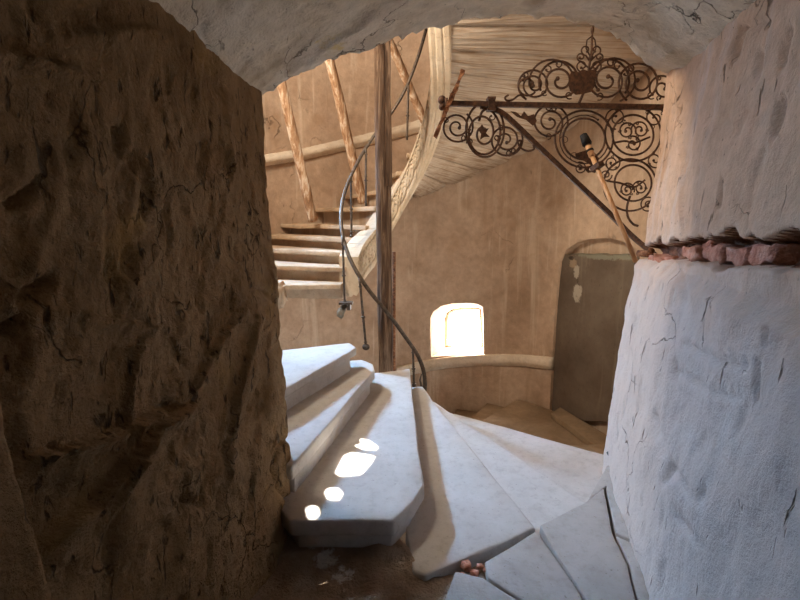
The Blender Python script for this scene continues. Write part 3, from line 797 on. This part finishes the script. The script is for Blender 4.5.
post = log(base+ax*(-3.0-base.z), base+ax*(6.8-base.z), .072, .066, .02, 'log_post', 'tall weathered upright log post in the stairwell', M['log'])
bm = tube([base+ax*(t-base.z)+Vector((.045, -.055, 0)) for t in frange(1.75, 5.4, .15)], .024, 5, prof=[(1, .8), (-1, 1), (-1.1, -.8), (.9, -1)])
for v in bm.verts: v.co += Vector((noise.noise(v.co*9), noise.noise(v.co*9+Vector((2, 2, 2))), 0))*.012
obj('spliced_plank', bm, M['log'], post, False, label='split plank nailed along the upper log')
def extend(a, b, k0, k1): return a+(a-b)*k0, b+(b-a)*k1
a_, b_ = PY(313, 221, 5.5), PY(281, 82, 5.15); a_.z = max(a_.z, 1.0)
log(a_, b_+(b_-a_)*.5, .056, .048, .012, 'leaning_pole', 'thin peeled pole leaning at far left, sunlit on one side', M['pole'], seg=10)
a_, b_ = PY(363, 203, 5.75), PY(329, 58, 5.35)
log(a_, b_+(b_-a_)*.45, .056, .046, .014, 'leaning_pole', 'thin peeled pole leaning between the far pole and the log post', M['pole'], seg=10)
a_, b_ = PY(421, 114, 5.6), PY(391, 46, 5.3)
log(a_+(a_-b_)*.12, b_+(b_-a_)*1.0, .045, .042, .01, 'leaning_pole', 'short length of pole leaning behind the log post top', M['pole'], seg=10)

# ------------------------------------------------------------------ spiral iron handrail
RP = [(427, 26, 4.78), (417, 60, 4.86), (405, 90, 4.93), (392, 112, 4.97), (378, 130, 4.95), (363, 153, 4.86), (351, 176, 4.7), (343.5, 197, 4.52), (341, 216, 4.38), (343, 238, 4.25), (352, 263, 4.12), (368, 289, 4.02), (390, 316, 3.98), (406, 338, 4.0), (417, 354, 4.03), (423, 369, 4.07), (425, 382, 4.1), (424.5, 393, 4.12)]
rail_pts = catmull([PY(431, 5, 4.7)]+[PY(*q) for q in RP], 8)
hr = empty('iron_handrail', PY(424.5, 393, 4.12), 'spiral dark iron handrail curling down around the log post', 'handrail')
obj('rail', tube(rail_pts, 1, 8, prof=[(.019*cos(t*pi/4), .015*sin(t*pi/4)) for t in range(8)]), M['railiron'], hr)
def baluster(q0, q1, y, foot=None, r=.0105):
    a, b = PY(*q0, y), PY(*q1, y)
    bm = tube([lerp(a, b, t) for t in frange(0, 1, .1)], r, 8)
    for t in (.5, .56, .62): 
        c = lerp(a, b, t); ball(bm, c, .019 if t == .56 else .014, sz=.6, u=8, v=6)
    for t in (.12, .93): ball(bm, lerp(a, b, t), .016, sz=.7, u=8, v=6)
    if foot: ball(bm, b, foot, sz=.85, u=10, v=8)
    return obj('baluster', bm, M['railiron'], hr)
baluster((408.5, 84), (407, 140), 4.9); baluster((366, 147), (366, 206), 4.85); baluster((351, 174), (351.5, 236), 4.68, .02)
b4 = baluster((342.5, 236), (345, 306), 4.22); b5 = baluster((359.5, 278), (366, 347), 4.05, .034); baluster((413, 348), (414, 385), 4.03, .02)
bm = tube([PY(422, 388, 4.1), PY(420, 380, 4.1), PY(421.5, 374, 4.1)], lambda t: .012*(1-.6*t), 6); obj('leaf_scroll', bm, M['railiron'], hr)
# stone fragment still clamped to the hanging baluster
c = PY(342, 312, 4.22)
bm = bmesh.new(); bmesh.ops.create_cube(bm, size=1); bmesh.ops.bevel(bm, geom=bm.edges[:], offset=.12, segments=2, affect='EDGES'); bmesh.ops.subdivide_edges(bm, edges=bm.edges[:], cuts=1, use_grid_fill=True)
for v in bm.verts:
    q = v.co; v.co = c+Vector((q.x*.07*(1-.5*(q.z < 0)), q.y*.09, q.z*.11+q.x*.04)); v.co += Vector((noise.noise(v.co*20), noise.noise(v.co*20+Vector((4, 1, 1))), noise.noise(v.co*20)))*.02
obj('stone_fragment', bm, M['chip'], hr, label='pale chunk of stone left hanging at a baluster foot')
bm = bmesh.new(); box(bm, PY(346, 303, 4.2), (.12, .09, .018)); box(bm, PY(349, 306, 4.2), (.03, .1, .06)); obj('bracket_plate', bm, M['railiron'], hr, False)
# plain iron bar standing behind the post
p0 = PY(394, 372, 4.55); p1 = PY(394, 252, 4.55)
tag(obj('iron_bar', tube([Vector((p0.x, p0.y, -3.0)), Vector((p0.x, p0.y, 0)), p1], .016, 8), M['rustiron']), 'thin brown iron bar standing just right of the log post', 'bar')

# ------------------------------------------------------------------ wrought iron bracket
YB = 3.5
def Q(px, py, dy=0): return PY(px, py, YB+dy)
PXM = (Q(501, 105)-Q(500, 105)).length
br = empty('iron_bracket', Vector((2.2, YB, Q(600, 106).z)), 'ornate wrought iron scroll bracket projecting from the tower wall', 'bracket')
def flat(pts, a, b): return tube(pts, 1, prof=[(a, b), (-a, b), (-a, -b), (a, -b)], up=Vector((0, 1, 0)))
e1 = Q(668, 107.5); l1 = Q(440, 103.5)
obj('bar', flat([l1, e1, Vector((2.24, YB, e1.z-.02))], .018, .017), M['iron'], br, False)
bp = catmull([Q(490, 108), Q(502, 113), Q(515, 124), Q(540, 148), Q(575, 181), Q(610, 214), Q(640, 243), Vector((2.2, YB, Q(640, 243).z-.33))], 6)
obj('brace', flat(bp, .016, .016), M['iron'], br, False)
bm = bmesh.new(); box(bm, Q(491, 104), (.045, .06, .085)); box(bm, Q(491, 99), (.055, .07, .018)); box(bm, Q(491, 110), (.055, .07, .018)); obj('clamp', bm, M['iron'], br, False)
bm = bmesh.new(); ball(bm, Q(442, 100), .03); ball(bm, Q(442, 107), .024); box(bm, Q(446, 104), (.02, .06, .07)); obj('end_knob', bm, M['iron'], br)
bm = tube(catmull([Q(463, 70, -.02), Q(458, 84, -.02), Q(450, 101, -.03), Q(442, 120, -.02), Q(435, 137, -.02)], 5), 1, prof=[(.02, .013), (-.02, .013), (-.02, -.013), (.02, -.013)], up=Vector((0, 1, 0)))
for v in bm.verts: v.co += Vector((noise.noise(v.co*30), noise.noise(v.co*30+Vector((2, 2, 2))), noise.noise(v.co*30+Vector((5, 0, 0)))))*.012
obj('rusted_strap', bm, M['rustiron'], br, False, label='crooked flaking rusty strap at the free end')
def spiral(cx, cy, r, turns, th0, d=1, rin=.16, squash=1.0, tail=None, extra=0, rad=.0085, name='scroll', decor=True):
    if r >= 10 and turns > 1: r *= 1.13
    pts = []; n = int(26*turns)
    for i in range(n+1):
        t = i/n; th = th0+d*2*pi*turns*t; rr = r*(1-(1-rin)*t**1.25)
        pts.append(Q(cx+rr*cos(th), cy+rr*sin(th)*squash, .006*sin(t*9)))
    rad *= .84
    if tail: pts = catmull([Q(*q) for q in tail]+[pts[0]], 6)[:-1]+pts
    bm = tube(pts, rad, 6); ball(bm, pts[-1], rad*1.9, u=7, v=5)
    if decor:
        for k in range(3):      # little leaf curls thrown off the stem
            i = int(n*(.15+.2*k)); th = th0+d*2*pi*turns*i/n; p = pts[len(pts)-1-n+i]
            rr = r*.20; c2 = (cx+(r*.78)*cos(th), cy+(r*.78)*sin(th)*squash)
            q = [Q(c2[0]+rr*(1-s*.6)*cos(th+d*s*5.2), c2[1]+rr*(1-s*.6)*sin(th+d*s*5.2)) for s in frange(0, 1, .09)]
            tube(q, rad*.62, 5, bm); ball(bm, q[-1], rad*1.1, u=6, v=4)
    return obj(name, bm, M['iron'], br)
def ring(cx, cy, rx, ry, rad=.0075, name='ring'):
    return obj(name, tube([Q(cx+rx*cos(2*pi*k/44), cy+ry*sin(2*pi*k/44)) for k in range(44)], rad, 6, closed=True), M['iron'], br)
# upper row
spiral(534, 85, 14.5, 2.3, pi*.65, 1, tail=[(508.5, 95), (505, 97.5), (507, 100.5), (513, 99.5), (520, 95)])
spiral(560, 81, 19, 2.2, pi*.85, 1, rad=.0095)
spiral(607, 80, 20, 2.3, pi*.2, -1, rad=.0095)
spiral(613, 79, 23, .8, pi*.4, -1, rin=.8, decor=False)
spiral(639.5, 83, 19, 2.3, pi*.7, 1, rad=.0095)
spiral(663, 88, 12, 1.6, pi*.9, 1)
spiral(553, 82, 24, .55, pi*.95, 1, rin=.85, decor=False); spiral(527, 86, 10, .0+.9, pi*.2, 1, rin=.6, decor=False)
# crest
bm = bmesh.new()
pl = [(569, 76), (572, 71), (579, 72), (583, 69), (588, 71), (595, 69), (597, 75), (594, 80), (595, 86), (591, 92), (583, 94), (576, 95), (570, 91), (568, 84)]
fr = [bm.verts.new(Q(x, y, -.008)) for x, y in pl]; bk = [bm.verts.new(Q(x, y, .008)) for x, y in pl]
bm.faces.new(fr); bm.faces.new(bk[::-1])
for i in range(len(pl)): bm.faces.new((fr[i], fr[(i+1) % len(pl)], bk[(i+1) % len(pl)], bk[i]))
recalc(bm)
cs = obj('crest_plate', bm, M['iron'], br, False)
bm = tube([Q(579, 103), Q(584, 92), Q(588, 74), Q(591.5, 52), Q(592.5, 30)], lambda t: .010*(1-.35*t), 7); ball(bm, Q(592.5, 30), .012, sz=2.2); ball(bm, Q(591, 58), .018)
for sx in (-1, 1):
    for (x0, y0, r, tt) in [(591+sx*5, 50, 5.5, 1.0), (590+sx*9, 57, 4.5, 1.3), (589+sx*7, 66, 6, 1.2)]:
        pts = []
        for s in frange(0, 1, .05):
            th = pi*.5+(-sx)*s*2*pi*tt*.9; rr = r*(1-.65*s); pts.append(Q(x0+rr*cos(th)*1.0, y0+rr*sin(th)))
        tube([Q(590, y0+12)]+pts, .0055, 5, bm); ball(bm, pts[-1], .009, u=6, v=5)
    tube([Q(591, 58), Q(591+sx*5, 48), Q(591+sx*4, 40), Q(592, 36)], .005, 5, bm)
obj('finial', bm, M['iron'], br)
for q in ((571, 96), (578, 97), (586, 96), (593, 93), (598, 76), (566, 80)):
    pass
# lower left row
spiral(457, 127, 14.5, 2.2, -pi*.3, 1, tail=[(437, 131), (443, 127)][:0] or None)
spiral(483, 133, 16.5, 2.1, -pi*.55, 1, squash=1.35, rad=.0095)
ring(485, 130, 19, 27, .008, 'oval_ring')
spiral(506, 140, 15, 2.3, -pi*.2, 1, tail=None)
spiral(506, 140, 15.2, .2, 0, 1, rin=.98, decor=False, tail=[(533, 145), (534, 149), (528, 151), (521, 148), (518, 142)])
lf = bmesh.new()
leafp = [(478, 130), (482, 124), (485, 129), (489, 128), (486, 133), (490, 137), (484, 137), (480, 140), (481, 134)]
def plate(pts, th=.006):
    bm = bmesh.new(); a = [bm.verts.new(Q(x, y, -th)) for x, y in pts]; b = [bm.verts.new(Q(x, y, th)) for x, y in pts]
    bm.faces.new(a); bm.faces.new(b[::-1])
    for i in range(len(pts)): bm.faces.new((a[i], a[(i+1) % len(pts)], b[(i+1) % len(pts)], b[i]))
    recalc(bm); return bm
obj('leaf', plate(leafp), M['iron'], br, False)
obj('leaf', plate([(510, 111), (516, 112), (521, 116), (524, 111), (528, 116), (534, 114), (537, 121), (533, 126), (526, 120), (517, 117)]), M['iron'], br, False)
obj('brace_hook', tube(catmull([Q(479, 121), Q(482, 112), Q(488, 108)], 5), .009, 6), M['iron'], br)
# lower right field
spiral(550, 122, 16, 2.3, pi*.1, -1)
for cx_, cy_, rr in ((584, 139, 29), (584, 139, 21), (633, 134, 28), (633, 135, 20.5), (630, 185, 26.5), (633, 183, 18.5)):
    ring(cx_, cy_, rr, rr*.98)
spiral(584, 139, 25, .8, pi*.1, 1, rin=.95, decor=True, rad=.005)
spiral(627, 131, 9, 1.6, pi*.1, -1, rad=.007); spiral(640, 130, 9, 1.6, pi*.9, 1, rad=.007); spiral(633, 144, 8, 1.3, pi*1.4, 1, rad=.007)
obj('stem', tube(catmull([Q(613, 143), Q(625, 141), Q(634, 143), Q(650, 137)], 5), .007, 6), M['iron'], br)
spiral(627, 190, 7.5, 1.7, pi*.1, -1, rad=.0065); spiral(640, 188, 7.5, 1.6, pi*.9, 1, rad=.0065)
obj('stem', tube(catmull([Q(607, 181), Q(620, 183), Q(634, 187), Q(645, 180)], 5), .007, 6), M['iron'], br)
spiral(616, 118, 10, 1.5, pi*.5, 1, rad=.006); spiral(612, 163, 8, 1.6, -pi*.2, 1, rad=.006); spiral(580, 168, 6, 1.6, -pi*.6, 1, rad=.006, decor=False)
spiral(655, 118, 10, 1.6, pi*.3, -1, rad=.006); spiral(655, 160, 9, 1.6, -pi*.3, 1, rad=.006)
spiral(606, 175, 6, 1.5, 0, 1, rad=.0055, decor=False); spiral(648, 205, 8, 1.6, -pi*.3, -1, rad=.006, decor=False)
obj('stem', tube(catmull([Q(630, 196), Q(627, 207), Q(628, 217), Q(633, 224), Q(638, 226)], 5), .009, 6), M['iron'], br)
obj('leaf', plate([(585, 168), (590, 166), (589, 170), (593, 172), (588, 173), (586, 171)]), M['iron'], br, False)
# arched bowl shape seen behind the stick
obj('scoop', plate([(575, 154), (580, 152), (587, 150), (594, 152), (599, 158), (598, 164), (592, 166), (584, 161), (576, 158)], .012), M['iron'], br, False)

# ------------------------------------------------------------------ long stick with a black head, leaning on the bracket
s0 = PY(636, 262, 3.0); s1 = PY(585, 139, 3.40)
st = empty('torch_stick', s0, 'copper coloured stick with a black head leaning against the scroll bracket', 'stick')
dv = (s1-s0)
obj('handle', tube([s0, s0+dv*.5, s0+dv*.86], .015, 10), M['stick'], st)
bm = tube([s0+dv*.85, s0+dv*.90, s0+dv*.95], lambda t: .022-.004*t, 10); obj('striped_collar', bm, M['stick'], st)
bm = tube([s0+dv*.945, s0+dv*.96], .027, 10); tube([s0+dv*.89, s0+dv*.905], .025, 10, bm); tube([s0+dv*.955, s0+dv*1.0, s0+dv*1.035], lambda t: .032-.008*t, 12, bm); obj('black_head', bm, M['black'], st, label='black tip of the stick')
bm = tube([s0+dv*.74, s0+dv*.775], .045, 8, prof=[(1, .5), (-1, .5), (-.8, -.5), (.8, -.5)]); obj('bracket_collar', bm, M['iron'], st, False)

# ------------------------------------------------------------------ small things on the right
hk = PY(629, 339, 2.86)
bm = tube([hk+Vector((.09, .0, 0)), hk, hk+Vector((-.012, 0, .01)), hk+Vector((-.014, 0, .045))], .011, 8); box(bm, hk+Vector((.03, 0, 0)), (.04, .05, .035))
tag(obj('hinge_pin', bm, M['black']), 'short black iron hinge pin on the right wall edge', 'hook')
bm = tube([PY(641, 253, 2.9)+Vector((-.02, .0, 0)), PY(648, 254, 2.85), PY(652, 250, 2.82)], .02, 8)
tag(obj('rusty_bolt', bm, M['rustiron']), 'rusty bolt lying in the broken groove', 'bolt')
cp_ = [PZ(608, 452, .07), PZ(614, 462, .035), PZ(624, 473, .025), PZ(632, 484, .03), PZ(636, 505, .025), PZ(641, 530, .025), PZ(647, 560, .025), PZ(654, 590, .025), PZ(662, 630, .025), PZ(672, 690, .025)]
tag(obj('black_cable', tube(catmull(cp_, 6), .011, 8), M['cable']), 'black cable running along the foot of the right wall', 'cable')
bm = tube(catmull([PZ(640, 490, .03), PZ(646, 515, .03), PZ(650, 532, .03)], 5), lambda t: .035+.01*sin(t*14), 7)
for v in bm.verts: v.co += Vector((noise.noise(v.co*30), noise.noise(v.co*30+Vector((2, 2, 2))), noise.noise(v.co*30)))*.015; v.co.z = max(-.04, v.co.z*.8)
tag(obj('brick_rubble', bm, M['brick']), 'crumbled brick and mortar beside the black cable', 'rubble')
SUN_S = 70
# ------------------------------------------------------------------ light
wd = bpy.data.worlds.new('World'); SC.world = wd; wd.use_nodes = True
nt = wd.node_tree; bg = nt.nodes['Background']
bg.inputs['Color'].default_value = (.86, .94, 1, 1); bg.inputs['Strength'].default_value = 6.0
def area(name, az, z, w, h, power, col, r=R+.42, aim=None):
    l = bpy.data.lights.new(name, 'AREA'); l.shape = 'RECTANGLE'; l.size = w; l.size_y = h; l.energy = power; l.color = col
    o = bpy.data.objects.new(name, l); COL.objects.link(o); p = pol(az, r, z); o.location = p
    d = (aim or Vector((CX, CY, z)))-p
    o.rotation_euler = d.to_track_quat('-Z', 'Y').to_euler(); return o
l = area('northwest_daylight', NWEST[0], NWEST[1], .26, .42, 62, (.35, .62, 1.0), r=R+.05, aim=Vector((.35, 2.6, -.55)))
l.data.spread = radians(82)
area('high_daylight', HIGH[0], HIGH[1], .8, .9, 180, (1.0, .86, .68), r=R+.1, aim=Vector((.3, 6.0, 1.6)))
l = area('east_fill', EAST_FILL[0], EAST_FILL[1], .5, .7, 26, (1.0, .87, .70), r=R+.1, aim=Vector((.1, 6.2, 1.7)))  # fill lamp in the added east opening
l.data.spread = radians(120)
wc = (WIN_OUT[1]+WIN_OUT[8])/2
l = area('window_daylight', azof(wc), wc.z+.05, .45, .5, 42, (1.0, .97, .93), r=R+.5)
s = bpy.data.lights.new('sun', 'SUN'); s.energy = SUN_S; s.angle = radians(.25); s.color = (1, .95, .86)
so = bpy.data.objects.new('sun', s); COL.objects.link(so); so.rotation_euler = sd.to_track_quat('Z', 'Y').to_euler(); so.location = (-6, 6, 8)

# ------------------------------------------------------------------ camera and colour
cam = bpy.data.cameras.new('camera'); cam.sensor_width = 36; cam.lens = 36*F/800; cam.clip_start = .02
co = bpy.data.objects.new('camera', cam); COL.objects.link(co); co.location = (0, 0, EYE); co.rotation_euler = (pi/2-PITCH, 0, 0)
SC.camera = co
vs_ = SC.view_settings; vs_.view_transform = 'Standard'; vs_.look = 'None'; vs_.gamma = 1; vs_.exposure = -0.03; vs_.use_curve_mapping = False
SC.cycles.use_denoising = True
SC.cycles.max_bounces = 12; SC.cycles.diffuse_bounces = 8
SC.cycles.sample_clamp_indirect = 6
